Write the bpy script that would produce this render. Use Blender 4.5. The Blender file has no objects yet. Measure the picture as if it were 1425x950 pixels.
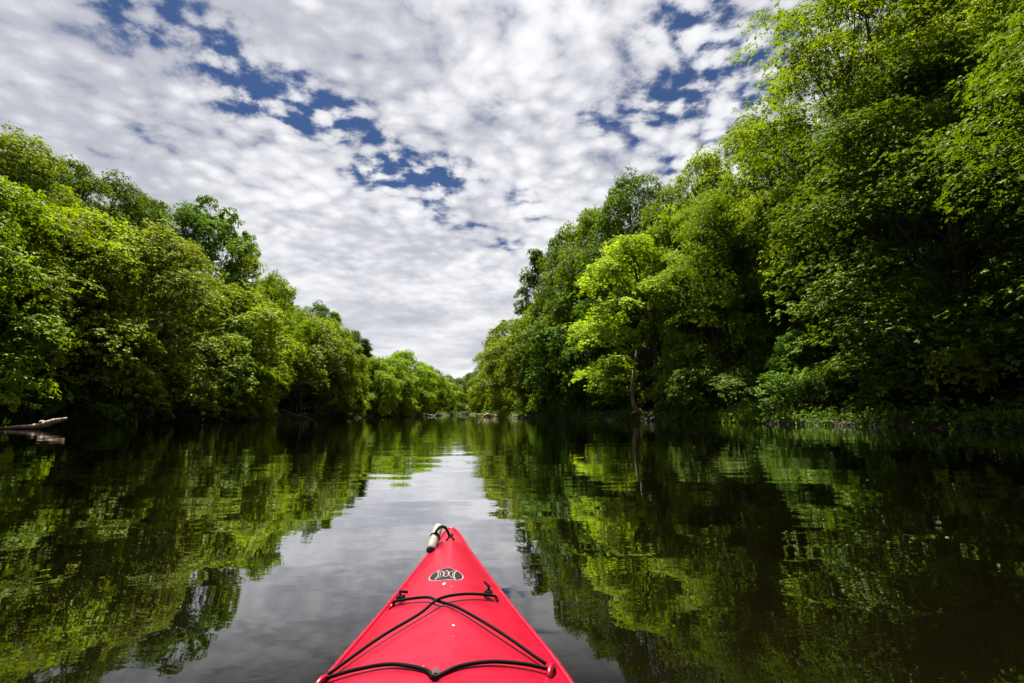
import bpy, bmesh, math, random
import numpy as np
from mathutils import Vector, Matrix, Euler, noise as mnoise
from mathutils.geometry import delaunay_2d_cdt

S = bpy.context.scene
COL = S.collection
R = math.radians

# ------------------------------------------------------------------ camera
cam_d = bpy.data.cameras.new('camera'); cam = bpy.data.objects.new('camera', cam_d); COL.objects.link(cam)
cam_d.lens = 18.0; cam_d.sensor_width = 36.0; cam_d.clip_start = 0.05; cam_d.clip_end = 5000
cam.location = (0, 0, 0.85); cam.rotation_euler = (Euler((R(90 + 7.9), 0, 0)).to_matrix() @ Matrix.Rotation(R(-0.3), 3, 'Z')).to_euler()
S.camera = cam

# ------------------------------------------------------------------ sun, sky, exposure
SUN_EL, SUN_AZ = R(67), R(-20)              # azimuth measured from +Y (view direction), negative = to the left
sun_d = bpy.data.lights.new('sun', 'SUN'); sun = bpy.data.objects.new('sun', sun_d); COL.objects.link(sun)
sun_d.energy = 5.0; sun_d.angle = R(0.5); sun_d.color = (1.0, 0.95, 0.86)
sdir = Vector((math.sin(SUN_AZ) * math.cos(SUN_EL), math.cos(SUN_AZ) * math.cos(SUN_EL), math.sin(SUN_EL)))
sun.rotation_euler = (-sdir).to_track_quat('-Z', 'Y').to_euler()
sun.location = sdir * 200
vs = S.view_settings
S.display_settings.display_device = 'sRGB'
vs.view_transform = 'Standard'; vs.look = 'None'; vs.gamma = 1.0; vs.use_curve_mapping = False
vs.exposure = 2.6
cy = S.cycles
cy.max_bounces = 5; cy.diffuse_bounces = 2; cy.glossy_bounces = 3; cy.transmission_bounces = 3
cy.caustics_reflective = False; cy.caustics_refractive = False
cy.use_denoising = True
cy.sample_clamp_indirect = 4.0

class G:
    """small node-graph helper"""
    def __init__(s, tree):
        s.t = tree; s.n = tree.nodes; s.l = tree.links
    def node(s, kind, **kw):
        n = s.n.new(kind)
        for k, v in kw.items(): setattr(n, k, v)
        return n
    def put(s, sock, v):
        if isinstance(v, bpy.types.NodeSocket): s.l.new(v, sock)
        else: sock.default_value = v
    def math(s, op, a, b=None, c=None, clamp=False):
        n = s.node('ShaderNodeMath', operation=op); n.use_clamp = clamp
        s.put(n.inputs[0], a)
        if b is not None: s.put(n.inputs[1], b)
        if c is not None: s.put(n.inputs[2], c)
        return n.outputs[0]
    def vmath(s, op, a, b=None):
        n = s.node('ShaderNodeVectorMath', operation=op); s.put(n.inputs[0], a)
        if b is not None: s.put(n.inputs[1], b)
        return n.outputs[1] if op in ('LENGTH', 'DOT_PRODUCT', 'DISTANCE') else n.outputs[0]
    def noise(s, vec, scale, detail=3, rough=0.5, dist=0.0):
        n = s.node('ShaderNodeTexNoise'); s.put(n.inputs['Vector'], vec)
        n.inputs['Scale'].default_value = scale; n.inputs['Detail'].default_value = detail
        n.inputs['Roughness'].default_value = rough; n.inputs['Distortion'].default_value = dist
        return n.outputs[0]
    def mix(s, f, a, b, mode='MIX'):
        n = s.node('ShaderNodeMix', data_type='RGBA', blend_type=mode)
        s.put(n.inputs[0], f); s.put(n.inputs[6], a); s.put(n.inputs[7], b)
        return n.outputs[2]
    def ramp(s, v, lo, hi, a=0.0, b=1.0, smooth=True):
        n = s.node('ShaderNodeMapRange'); n.interpolation_type = 'SMOOTHSTEP' if smooth else 'LINEAR'
        s.put(n.inputs[0], v); s.put(n.inputs[1], lo); s.put(n.inputs[2], hi); s.put(n.inputs[3], a); s.put(n.inputs[4], b)
        return n.outputs[0]

world = bpy.data.worlds.new('World'); S.world = world; world.use_nodes = True
def build_sky():
    g = G(world.node_tree); g.n.clear()
    out = g.node('ShaderNodeOutputWorld'); bg = g.node('ShaderNodeBackground')
    g.l.new(bg.outputs[0], out.inputs[0]); bg.inputs[1].default_value = 0.1
    sky = g.node('ShaderNodeTexSky', sky_type='NISHITA'); sky.sun_disc = False
    sky.sun_elevation = SUN_EL; sky.sun_rotation = SUN_AZ
    tc = g.node('ShaderNodeTexCoord').outputs['Generated']
    sep = g.node('ShaderNodeSeparateXYZ'); g.l.new(tc, sep.inputs[0])
    z = g.math('MAXIMUM', sep.outputs[2], 0.0)
    zz = g.math('ADD', z, 0.16)
    px = g.math('DIVIDE', sep.outputs[0], zz); py = g.math('DIVIDE', sep.outputs[1], zz)
    comb = g.node('ShaderNodeCombineXYZ'); g.put(comb.inputs[0], px); g.put(comb.inputs[1], py)
    p = comb.outputs[0]
    # the cloud deck: altocumulus puffs on a broad uneven sheet, with a rift of clear sky
    warp = g.node('ShaderNodeTexNoise'); g.put(warp.inputs['Vector'], p); warp.inputs['Scale'].default_value = 2.2; warp.inputs['Detail'].default_value = 3
    pw = g.vmath('ADD', p, g.vmath('MULTIPLY', g.vmath('SUBTRACT', warp.outputs[1], (0.5, 0.5, 0.5)), (0.11, 0.11, 0.0)))
    big = g.noise(p, 1.3, 2)
    mid = g.noise(pw, 4.5, 3, 0.5)
    fine = g.noise(pw, 14.0, 8, 0.60)
    vor = g.node('ShaderNodeTexVoronoi', feature='SMOOTH_F1'); g.put(vor.inputs['Vector'], pw); vor.inputs['Scale'].default_value = 17.0
    vor.inputs['Smoothness'].default_value = 0.45
    puff = g.math('SUBTRACT', 0.75, vor.outputs['Distance'])
    def rift(ax, ay, bx, by, w):
        # soft distance from a line segment on the cloud deck
        dx, dy = bx - ax, by - ay; L2 = dx * dx + dy * dy
        ux = g.math('SUBTRACT', px, ax); uy = g.math('SUBTRACT', py, ay)
        t = g.math('DIVIDE', g.math('ADD', g.math('MULTIPLY', ux, dx), g.math('MULTIPLY', uy, dy)), L2, clamp=True)
        ex = g.math('SUBTRACT', ux, g.math('MULTIPLY', t, dx)); ey = g.math('SUBTRACT', uy, g.math('MULTIPLY', t, dy))
        d = g.math('SQRT', g.math('ADD', g.math('MULTIPLY', ex, ex), g.math('MULTIPLY', ey, ey)))
        return g.ramp(d, 0.0, w * 1.45, 1.0, 0.0)
    holes = None
    for (ax, ay, bx, by, w, amp) in RIFTS:
        r = g.math('MULTIPLY', rift(ax, ay, bx, by, w), amp)
        holes = r if holes is None else g.math('MAXIMUM', holes, r)
    far = g.ramp(z, 0.06, 0.50)                   # the puffs melt into a sheet towards the horizon
    dens = g.math('MULTIPLY', g.math('SUBTRACT', fine, 0.5), g.math('ADD', 0.5, g.math('MULTIPLY', far, 1.5)))
    dens = g.math('ADD', dens, g.math('MULTIPLY', g.math('SUBTRACT', mid, 0.5), g.math('ADD', 0.5, g.math('MULTIPLY', far, 0.6))))
    dens = g.math('ADD', dens, g.math('MULTIPLY', g.math('SUBTRACT', puff, 0.35), g.math('MULTIPLY', far, 0.9)))
    dens = g.math('ADD', dens, g.math('MULTIPLY', g.math('SUBTRACT', big, 0.5), 0.6))
    dens = g.math('ADD', dens, g.math('MULTIPLY', g.math('SUBTRACT', fine, 0.5), g.math('MULTIPLY', holes, 4.5)))   # torn edges in the rifts
    dens = g.math('ADD', dens, g.math('MULTIPLY', g.math('SUBTRACT', puff, 0.35), g.math('MULTIPLY', holes, 1.2)))
    dens = g.math('SUBTRACT', g.math('ADD', dens, 0.80), g.math('MULTIPLY', holes, 1.08))
    cover = g.ramp(dens, -0.46, 0.52, 0.05, 1.0)
    lumn = g.math('ADD', g.math('MULTIPLY', g.math('SUBTRACT', puff, 0.35), g.math('MULTIPLY', far, 0.55)), g.math('MULTIPLY', g.math('SUBTRACT', mid, 0.5), g.math('ADD', 0.35, g.math('MULTIPLY', far, 0.5))))
    lumn = g.math('ADD', lumn, g.math('MULTIPLY', g.math('SUBTRACT', g.noise(pw, 1.6, 3), 0.5), 1.5))
    lumn = g.math('ADD', lumn, g.math('MULTIPLY', g.math('SUBTRACT', fine, 0.5), g.math('ADD', 0.25, g.math('MULTIPLY', far, 0.75))))
    lumn = g.math('ADD', lumn, g.ramp(sep.outputs[0], -0.75, 0.0, -0.22, 0.0))
    lum = g.ramp(lumn, -0.42, 0.34)
    cloud = g.mix(lum, (0.88, 0.90, 1.02, 1), (1.66, 1.66, 1.70, 1))
    blue = g.mix(1.0, sky.outputs[0], (0.022, 0.045, 0.082, 1), 'MULTIPLY')
    colr = g.mix(cover, blue, cloud)
    # below the horizon: dull green-brown
    colr = g.mix(g.ramp(sep.outputs[2], -0.03, 0.0), (0.1, 0.12, 0.06, 1), colr)
    g.put(bg.inputs[0], colr)
RIFTS = [(-0.744, 0.916, -0.628, 0.96, 0.11, 0.55),
         (-0.624, 1.007, -0.626, 1.136, 0.1, 0.75),
         (-0.626, 1.136, -0.453, 1.238, 0.12, 0.8),
         (-0.521, 1.054, -0.492, 1.146, 0.08, 0.5),
         (-0.402, 1.255, -0.358, 1.347, 0.08, 0.7),
         (-0.365, 1.465, -0.252, 1.508, 0.15, 0.95),
         (-0.281, 1.699, -0.143, 1.857, 0.08, 0.4),
         (-0.036, 1.976, 0.007, 2.007, 0.08, 0.45),
         (0.243, 1.262, 0.324, 1.288, 0.1, 0.45),
         (0.378, 1.203, 0.483, 1.1, 0.16, 0.6),
         (0.4, 0.965, 0.58, 1.094, 0.16, 0.62),
         (0.499, 1.476, 0.574, 1.333, 0.1, 0.4),
         (0.03, 1.614, 0.071, 1.753, 0.07, 0.35),
         (-1.361, 1.407, -0.991, 1.29, 0.15, 0.12)]
build_sky()

# ------------------------------------------------------------------ materials
def material(name, base=(0.5, 0.5, 0.5), rough=0.6, spec=0.5, metal=0.0):
    m = bpy.data.materials.new(name); m.use_nodes = True
    b = m.node_tree.nodes['Principled BSDF']
    b.inputs['Base Color'].default_value = (*base, 1); b.inputs['Roughness'].default_value = rough
    b.inputs['Specular IOR Level'].default_value = spec; b.inputs['Metallic'].default_value = metal
    return m, G(m.node_tree), b

def leaf_material(name, dark, light, trans=0.40, hue=0.012):
    m = bpy.data.materials.new(name); m.use_nodes = True
    g = G(m.node_tree); g.n.clear()
    out = g.node('ShaderNodeOutputMaterial')
    at = g.node('ShaderNodeAttribute', attribute_name='tint')
    oi = g.node('ShaderNodeObjectInfo')
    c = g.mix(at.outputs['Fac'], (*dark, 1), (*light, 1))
    hs = g.node('ShaderNodeHueSaturation'); g.put(hs.inputs['Color'], c)
    g.put(hs.inputs['Hue'], g.ramp(oi.outputs['Random'], 0, 1, 0.5 - hue, 0.5 + hue, False))
    g.put(hs.inputs['Value'], g.ramp(oi.outputs['Random'], 0, 1, 0.85, 1.15, False))
    c = hs.outputs[0]
    d = g.node('ShaderNodeBsdfDiffuse'); g.put(d.inputs[0], c)
    t = g.node('ShaderNodeBsdfTranslucent'); g.put(t.inputs[0], g.mix(1.0, c, (1.35, 1.30, 0.5, 1), 'MULTIPLY'))
    ms = g.node('ShaderNodeMixShader'); ms.inputs[0].default_value = trans
    g.l.new(d.outputs[0], ms.inputs[1]); g.l.new(t.outputs[0], ms.inputs[2])
    gl = g.node('ShaderNodeBsdfGlossy'); gl.inputs['Roughness'].default_value = 0.5; gl.inputs[0].default_value = (0.85, 1.0, 0.6, 1)
    m2 = g.node('ShaderNodeMixShader'); m2.inputs[0].default_value = 0.010
    g.l.new(ms.outputs[0], m2.inputs[1]); g.l.new(gl.outputs[0], m2.inputs[2])
    g.l.new(m2.outputs[0], out.inputs[0])
    return m

LEAF = {
    'mid':    leaf_material('leaf_mid_green',    (0.0400, 0.0720, 0.0014), (0.1240, 0.1700, 0.0022)),
    'bright': leaf_material('leaf_bright_green', (0.0600, 0.1060, 0.0020), (0.1720, 0.2280, 0.0034)),
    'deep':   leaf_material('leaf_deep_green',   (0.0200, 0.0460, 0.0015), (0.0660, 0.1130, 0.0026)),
    'grey':   leaf_material('leaf_grey_green',   (0.0500, 0.0740, 0.0060), (0.1300, 0.1620, 0.0160)),
    'lemon':  leaf_material('leaf_lemon_green',  (0.1040, 0.1722, 0.0036), (0.2160, 0.2940, 0.0120)),
    'pine':   leaf_material('pine_needles',      (0.0280, 0.0630, 0.0048), (0.0680, 0.1176, 0.0084), 0.25),
}
def bark_material(name, a, b):
    m, g, bs = material(name, a, 0.9, 0.2)
    tc = g.node('ShaderNodeTexCoord').outputs['Object']
    st = g.vmath('MULTIPLY', tc, (1.0, 1.0, 0.25))
    n = g.noise(st, 9.0, 6, 0.6)
    g.put(bs.inputs['Base Color'], g.mix(g.ramp(n, 0.35, 0.68), (*a, 1), (*b, 1)))
    bp = g.node('ShaderNodeBump'); bp.inputs['Strength'].default_value = 0.7; bp.inputs['Distance'].default_value = 0.04
    g.put(bp.inputs['Height'], n); g.l.new(bp.outputs[0], bs.inputs['Normal'])
    return m
BARK = bark_material('tree_bark', (0.018, 0.014, 0.010), (0.062, 0.050, 0.036))
BARKPALE = bark_material('pale_bark', (0.07, 0.047, 0.03), (0.20, 0.145, 0.095))
DRIFT = bark_material('driftwood', (0.10, 0.065, 0.045), (0.30, 0.215, 0.16))
BLOSSOM = material('white_blossom', (0.30, 0.30, 0.25), 0.8)[0]

# ------------------------------------------------------------------ object helpers
def tag(o, label=None, cat=None, group=None, kind=None):
    if label: o['label'] = label
    if cat: o['category'] = cat
    if group: o['group'] = group
    if kind: o['kind'] = kind
    return o
def empty(name, loc=(0, 0, 0), rz=0.0):
    o = bpy.data.objects.new(name, None); COL.objects.link(o)
    o.empty_display_size = 0.2; o.location = loc; o.rotation_euler = (0, 0, rz)
    return o
def obj(name, me, mats, parent=None):
    o = bpy.data.objects.new(name, me); COL.objects.link(o)
    if mats is not None and not me.materials:
        for m in (mats if isinstance(mats, (list, tuple)) else [mats]): me.materials.append(m)
    if parent: o.parent = parent
    return o
def np_mesh(name, V, F, smooth=True):
    """V (n,3); F (m,k) all faces with k corners"""
    me = bpy.data.meshes.new(name); V = np.asarray(V, np.float32); F = np.asarray(F, np.int32)
    m, k = F.shape
    me.vertices.add(len(V)); me.vertices.foreach_set('co', V.ravel())
    me.loops.add(m * k); me.loops.foreach_set('vertex_index', F.ravel())
    me.polygons.add(m); me.polygons.foreach_set('loop_start', np.arange(0, m * k, k, dtype=np.int32))
    me.polygons.foreach_set('loop_total', np.full(m, k, np.int32))
    me.polygons.foreach_set('use_smooth', np.full(m, smooth, bool))
    me.update(calc_edges=True); me.validate()
    return me
class Tubes:
    """collects tapering tubes; builds one mesh"""
    def __init__(s): s.V = []; s.F = []; s.n = 0
    def add(s, pts, rad, sides=8, rough=0.0, seed=0, cap=True):
        P = [Vector(p) for p in pts]; n = len(P)
        if not isinstance(rad, (list, tuple, np.ndarray)): rad = [rad] * n
        up = Vector((0.13, 0.31, 0.94)); prev = None; base = s.n
        for i in range(n):
            t = (P[min(i + 1, n - 1)] - P[max(i - 1, 0)]).normalized()
            if prev is None:
                a = t.cross(up if abs(t.dot(up)) < 0.95 else Vector((1, 0, 0))).normalized()
            else:
                a = (prev - t * prev.dot(t)).normalized()
            prev = a; b = t.cross(a)
            for j in range(sides):
                th = 2 * math.pi * j / sides; r = rad[i]
                if rough: r *= 1 + rough * mnoise.noise(P[i] * (0.35 / max(rad[0], 1e-4)) + Vector((math.cos(th), math.sin(th), seed * 3.1)) * 1.2)
                s.V.append(P[i] + (a * math.cos(th) + b * math.sin(th)) * r)
        for i in range(n - 1):
            for j in range(sides):
                s.F.append((base + i * sides + j, base + i * sides + (j + 1) % sides, base + (i + 1) * sides + (j + 1) % sides, base + (i + 1) * sides + j))
        s.n += n * sides
        if cap:
            for i, rev in ((0, True), (n - 1, False)):
                s.V.append(P[i]); c = s.n; s.n += 1
                for j in range(sides):
                    q = (base + i * sides + (j + 1) % sides, base + i * sides + j) if rev else (base + i * sides + j, base + i * sides + (j + 1) % sides)
                    s.F.append((c, c, q[0], q[1])[1:])
    def mesh(s, name):
        me = bpy.data.meshes.new(name); me.from_pydata([tuple(v) for v in s.V], [], s.F)
        me.polygons.foreach_set('use_smooth', np.ones(len(me.polygons), bool)); me.update()
        return me
def curve_pts(ctrl, n):
    """Catmull-Rom through the control points"""
    P = [Vector(c) for c in ctrl]; P = [P[0] * 2 - P[1]] + P + [P[-1] * 2 - P[-2]]
    out = []; segs = len(P) - 3
    for k in range(n):
        u = k / (n - 1) * segs; i = min(int(u), segs - 1); t = u - i
        a, b, c, d = P[i:i + 4]
        out.append(0.5 * ((2 * b) + (c - a) * t + (2 * a - 5 * b + 4 * c - d) * t * t + (3 * b - a - 3 * c + d) * t ** 3))
    return out
def unit(a): return a / np.maximum(np.linalg.norm(a, axis=-1, keepdims=True), 1e-9)

# ------------------------------------------------------------------ foliage
def leaf_mesh(name, C, N, RAD, bunches, L, W, rng, per=5, droop=0.35, disc_droop=0.35, thick=0.16, spray_tint=None):
    """leaf bunches on flattened sprays: C centres, N normals, RAD radii"""
    n = len(C)
    cnt = np.maximum(3, (bunches * (RAD / RAD.mean()) ** 2).astype(int))
    ix = np.repeat(np.arange(n), cnt); m = len(ix)
    Nn = unit(N)[ix]
    T = unit(np.cross(Nn, rng.normal(size=(n, 3))[ix])); B = np.cross(Nn, T)
    r = np.sqrt(rng.random(m)); a = rng.random(m) * 2 * np.pi; Rr = RAD[ix]
    rad = T * np.cos(a)[:, None] + B * np.sin(a)[:, None]
    lump = 1 + 0.35 * np.sin(a * 3 + ix * 1.7) * r
    P = C[ix] + rad * (r * Rr * lump)[:, None] + Nn * ((-disc_droop * r ** 2 + thick * rng.normal(size=m)) * Rr)[:, None]
    nb = unit(Nn + rad * (r * 0.45)[:, None] + 0.38 * rng.normal(size=(m, 3)))
    tb = unit(np.cross(nb, rng.normal(size=(m, 3)))); bb = np.cross(nb, tb)
    st = rng.random(n) if spray_tint is None else spray_tint
    tint_b = np.clip(0.55 * st[ix] + 0.45 * rng.random(m), 0, 1)
    # each bunch: `per` leaves spread like a star
    bi = np.repeat(np.arange(m), per); k = np.tile(np.arange(per), m); q = m * per
    ang = (k * 2 * np.pi / per + rng.random(m)[bi] * 6.28 + rng.normal(size=q) * 0.3)
    d = tb[bi] * np.cos(ang)[:, None] + bb[bi] * np.sin(ang)[:, None] - nb[bi] * (droop * (0.4 + rng.random(q)))[:, None]
    d = unit(d); Ls = L * (0.7 + 0.6 * rng.random(q)); nbl = unit(nb[bi] + 0.25 * rng.normal(size=(q, 3)))
    side = unit(np.cross(nbl, d)) * (W * (0.75 + 0.5 * rng.random(q)) * 0.5)[:, None]
    base = P[bi] + d * (0.12 * Ls)[:, None]; tip = P[bi] + d * Ls[:, None]; midp = P[bi] + d * (0.52 * Ls)[:, None] + nbl * (0.06 * Ls)[:, None]
    V = np.stack([base, midp + side, tip, midp - side], 1).reshape(-1, 3)
    F = np.arange(q * 4).reshape(-1, 4)
    me = np_mesh(name, V, F, smooth=False)
    at = me.attributes.new('tint', 'FLOAT', 'FACE')
    at.data.foreach_set('value', np.clip(tint_b[bi] + 0.12 * rng.normal(size=q), 0, 1).astype(np.float32))
    return me

def build_tree(kind, seed, H, Rc, base, lobes, sprays, bunches, L, W, spray_r=(0.7, 1.25), lean=0.0, trunk_r=0.28,
               density_under=0.25, stems=1, layered=False):
    """returns (trunk mesh, crown mesh); height H, crown radius Rc, crown starts at `base`"""
    rng = np.random.default_rng(seed); rnd = random.Random(seed)
    tb = Tubes(); C = []; N = []; RR = []; ST = []
    def axis(t): return np.array([lean * t * t + 0.25 * math.sin(t * 5 + seed), 0.25 * math.cos(t * 4 + seed * 2), t * H])
    mains = []
    for s in range(stems):
        off = np.array([rnd.uniform(-0.4, 0.4), rnd.uniform(-0.4, 0.4), 0]) * (0 if s == 0 else 1)
        sp = np.array([rnd.uniform(-1, 1), rnd.uniform(-1, 1), 0]) * (0.0 if s == 0 else Rc * 0.4)
        pts = [axis(t) * np.array([1, 1, 0.93]) + off + sp * t ** 1.4 for t in np.linspace(0, 1, 12)]
        pts[0][2] = -0.5
        r0 = trunk_r * (1 if s == 0 else 0.7)
        tb.add(pts, [r0 * (1.45 if i == 0 else 1) * (1 - 0.93 * (i / 11) ** 0.9) + 0.015 for i in range(12)], 9, 0.25, seed)
        mains.append(pts)
    lay = 1.0 if layered else 0.0
    def prof(t):
        # crown radius along its height (0 base .. 1 top)
        if kind == 'cone': return (1 - t) ** 0.85 * 0.95 + 0.04
        if kind == 'column': return (0.55 + 0.45 * math.sin(math.pi * min(t * 0.9 + 0.15, 1))) * (1 - t ** 3) + 0.05
        if kind == 'dome': return math.sqrt(max(0.02, 1 - (t * 1.0) ** 2.6)) * (0.86 + 0.14 * min(1, t * 4))
        return math.sin(math.pi * (0.16 + 0.82 * t)) ** 0.75
    golden = 2.399963
    for i in range(lobes):
        t = ((i + 0.5) / lobes) ** 0.88; t = min(0.985, max(0.0, t + rnd.uniform(-0.05, 0.05)))
        ang = i * golden + rnd.uniform(-0.5, 0.5); pr = prof(t) * Rc
        rr = pr * rnd.uniform(0.52, 0.84) * (1 if t < 0.93 else 0.4)
        ax = axis((base + t * (H - base)) / H)
        lc = np.array([ax[0] + rr * math.cos(ang), ax[1] + rr * math.sin(ang), base + t * (H - base) * 0.95])
        lr = Rc * rnd.uniform(0.27, 0.44) * (0.72 + 0.28 * min(1, pr / Rc))
        if kind == 'cone': lr *= 0.62
        # limb
        main = mains[i % len(mains)]
        tz = max(0.10, (base + t * (H - base)) / H - 0.16 - 0.10 * rr / Rc)
        f = tz * 11; k = min(10, int(f)); st = main[k] + (main[k + 1] - main[k]) * (f - k)
        md = (st + lc) / 2 + np.array([0, 0, -0.06 * rr]) + rng.normal(size=3) * 0.15
        pts = curve_pts([st, md, lc], 8); rb = max(0.03, trunk_r * 0.45 * (1 - tz * 0.75))
        tb.add(pts, [rb * (1 - 0.8 * u / 7) + 0.008 for u in range(8)], 6, 0.2, i, cap=False)
        ns = max(4, int(sprays / lobes * rnd.uniform(0.75, 1.25) * (lr / (Rc * 0.36)) ** 1.6))
        lt = rnd.random()
        for j in range(ns):
            while True:
                d = rng.normal(size=3); d /= np.linalg.norm(d)
                o = np.array([lc[0] - ax[0], lc[1] - ax[1], 0.15 * Rc]); o /= np.linalg.norm(o)
                w = 0.5 + 0.5 * d.dot(o)
                if d[2] < -0.25 and rnd.random() > density_under: continue
                if rnd.random() < 0.25 + 0.75 * w: break
            q = lc + d * lr * (rnd.uniform(0.55, 1.12) if rnd.random() < 0.85 else rnd.uniform(1.1, 1.4)) * np.array([1, 1, 0.82])
            if q[2] < 0.35: q[2] = 0.35 + 0.3 * rnd.random()
            C.append(q)
            if kind == 'spiky': nv = np.array([d[0], d[1], 0.25]) + rng.normal(size=3) * 0.3
            else: nv = np.array([0, 0, 0.62 + 0.28 * lay]) + d * np.array([0.80, 0.80, 0.35]) * (1 - 0.38 * lay) + rng.normal(size=3) * 0.16
            N.append(nv); RR.append(rnd.uniform(*spray_r)); ST.append(0.45 * lt + 0.55 * rnd.random())
            if j % 3 == 0:
                st2 = np.array(pts[rnd.randint(3, 7)]); m2 = (st2 + q) / 2 + np.array([0, 0, 0.12 * lr]) + rng.normal(size=3) * 0.08 * lr; tb.add([st2, m2, q], [0.026, 0.017, 0.006], 4, cap=False)
    C = np.array(C); N = np.array(N); RR = np.array(RR); ST = np.array(ST)
    crown = leaf_mesh('crown_leaves', C, N, RR, bunches, L, W, rng, spray_tint=ST)
    crown.materials.append(LEAF['mid'])
    trunk = tb.mesh('trunk_limbs'); trunk.materials.append(BARK)
    return trunk, crown, H

def build_pine(seed, H, Rc, base):
    rng = np.random.default_rng(seed); rnd = random.Random(seed); tb = Tubes(); C = []; N = []; RR = []
    pts = [(0.1 * math.sin(i), 0.1 * math.cos(i * 1.3), -0.5 + (H + 0.4) * i / 11) for i in range(12)]
    tb.add(pts, [0.26 * (1 - i / 12) + 0.02 for i in range(12)], 8, 0.15, seed)
    z = base
    while z < H - 0.4:
        t = (z - base) / (H - base); ln = Rc * (1 - t) ** 0.75 * rnd.uniform(0.75, 1.1) + 0.3
        k = rnd.randint(4, 6); a0 = rnd.random() * 6.28
        for j in range(k):
            a = a0 + j * 6.28 / k + rnd.uniform(-0.25, 0.25); l2 = ln * rnd.uniform(0.7, 1.1); rise = 0.12 * l2
            e = np.array([math.cos(a) * l2, math.sin(a) * l2, z + rise]); s = np.array([0, 0, z])
            tb.add([s, (s + e) / 2 + np.array([0, 0, -0.05 * l2]), e], [0.05, 0.035, 0.012], 5, cap=False)
            m = max(2, int(l2 / 0.45))
            for q in range(m):
                f = 0.3 + 0.7 * (q + 0.5) / m; C.append(s + (e - s) * f + rng.normal(size=3) * 0.08); N.append(np.array([math.cos(a) * 0.25, math.sin(a) * 0.25, 1.0]) + rng.normal(size=3) * 0.12); RR.append(0.45 * rnd.uniform(0.8, 1.3))
        z += rnd.uniform(0.42, 0.68) * (0.75 + 0.25 * (1 - t))
    crown = leaf_mesh('pine_sprays', np.array(C), np.array(N), np.array(RR), 14, 0.30, 0.06, rng, per=7, droop=-0.15, disc_droop=0.2, thick=0.12)
    crown.materials.append(LEAF['pine']); trunk = tb.mesh('pine_trunk'); trunk.materials.append(BARK)
    return trunk, crown, H

PROTO = {}
# near, finely leaved
PROTO['maple_big'] = build_tree('round', 11, 32.0, 10.5, 8.0, 34, 900, 50, 0.19, 0.115, (0.9, 1.6), trunk_r=0.45, stems=2, layered=True)
PROTO['maple_low'] = build_tree('dome', 12, 22.0, 7.5, 1.6, 30, 700, 36, 0.17, 0.10, (0.8, 1.5), trunk_r=0.32, stems=2, layered=True)
PROTO['light_tree'] = build_tree('dome', 13, 19.0, 5.6, 0.9, 26, 480, 38, 0.17, 0.10, (0.6, 1.15), lean=-1.2, trunk_r=0.22)
# middle distance
PROTO['round'] = build_tree('round', 21, 28.0, 8.0, 3.0, 32, 640, 34, 0.23, 0.14, (0.8, 1.5), trunk_r=0.36)
PROTO['round2'] = build_tree('round', 22, 28.0, 8.0, 3.5, 28, 640, 34, 0.23, 0.14, (0.8, 1.5), trunk_r=0.36, stems=2)
PROTO['dome'] = build_tree('dome', 23, 14.0, 5.8, 0.8, 24, 430, 32, 0.20, 0.12, (0.65, 1.25), trunk_r=0.24, stems=2)
PROTO['dome2'] = build_tree('dome', 24, 13.0, 5.4, 0.6, 22, 420, 32, 0.20, 0.12, (0.6, 1.2), trunk_r=0.22, stems=3)
PROTO['column'] = build_tree('column', 25, 28.0, 5.0, 2.0, 30, 520, 22, 0.27, 0.17, (0.6, 1.2), trunk_r=0.30)
PROTO['spiky'] = build_tree('spiky', 26, 18.0, 4.6, 1.5, 22, 330, 22, 0.27, 0.11, (0.6, 1.1), trunk_r=0.24)
PROTO['airy'] = build_tree('round', 27, 21.0, 4.6, 9.0, 20, 210, 20, 0.26, 0.16, (0.5, 0.95), trunk_r=0.24)
PROTO['pine'] = build_pine(28, 20.0, 4.4, 2.0)
PROTO['bush'] = build_tree('dome', 31, 3.4, 2.4, 0.2, 12, 120, 44, 0.125, 0.075, (0.4, 0.8), trunk_r=0.06, stems=3)
PROTO['bush2'] = build_tree('dome', 32, 2.6, 2.8, 0.1, 14, 130, 44, 0.12, 0.07, (0.4, 0.75), trunk_r=0.05, stems=3)

def place(proto, x, y, z, H, wide, rz, leaf, name, label, cat='tree', group=None):
    """one tree: an Empty with its trunk and its crown"""
    tr, cr, h0 = PROTO[proto]; s = H / h0
    r = empty(name, (x, y, z), rz); r.scale = (s * wide, s * wide, s)
    tag(r, label, cat, group)
    obj('trunk', tr, None, r)
    c = obj('crown', cr, None, r)
    c.material_slots[0].link = 'OBJECT'; c.material_slots[0].material = LEAF[leaf]
    return r

# ------------------------------------------------------------------ river banks and ground
LB = [(-120, -58), (-20, -46), (20, -39), (36, -36), (60, -35.3), (80, -33.5), (100, -31), (125, -26.5), (150, -21.5), (175, -19), (200, -21), (230, -36), (270, -80), (330, -170), (420, -330), (900, -900)]
RB = [(-120, 52), (-20, 32), (5, 25.5), (22, 21), (36, 17.2), (50, 12), (70, 5.5), (90, -1.0), (110, -4.5), (150, -9.5), (185, -10), (215, -12), (240, -22), (270, -50), (330, -140), (420, -300), (900, -870)]
def xl(y):
    return float(np.interp(y, [a for a, _ in LB], [b for _, b in LB])) + 0.5 * mnoise.noise(Vector((y * 0.16, 3.3, 0))) + 0.25 * mnoise.noise(Vector((y * 0.6, 8.3, 0)))
def xr(y):
    return float(np.interp(y, [a for a, _ in RB], [b for _, b in RB])) + 0.5 * mnoise.noise(Vector((y * 0.16, 13.3, 0))) + 0.25 * mnoise.noise(Vector((y * 0.6, 18.3, 0)))
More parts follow.
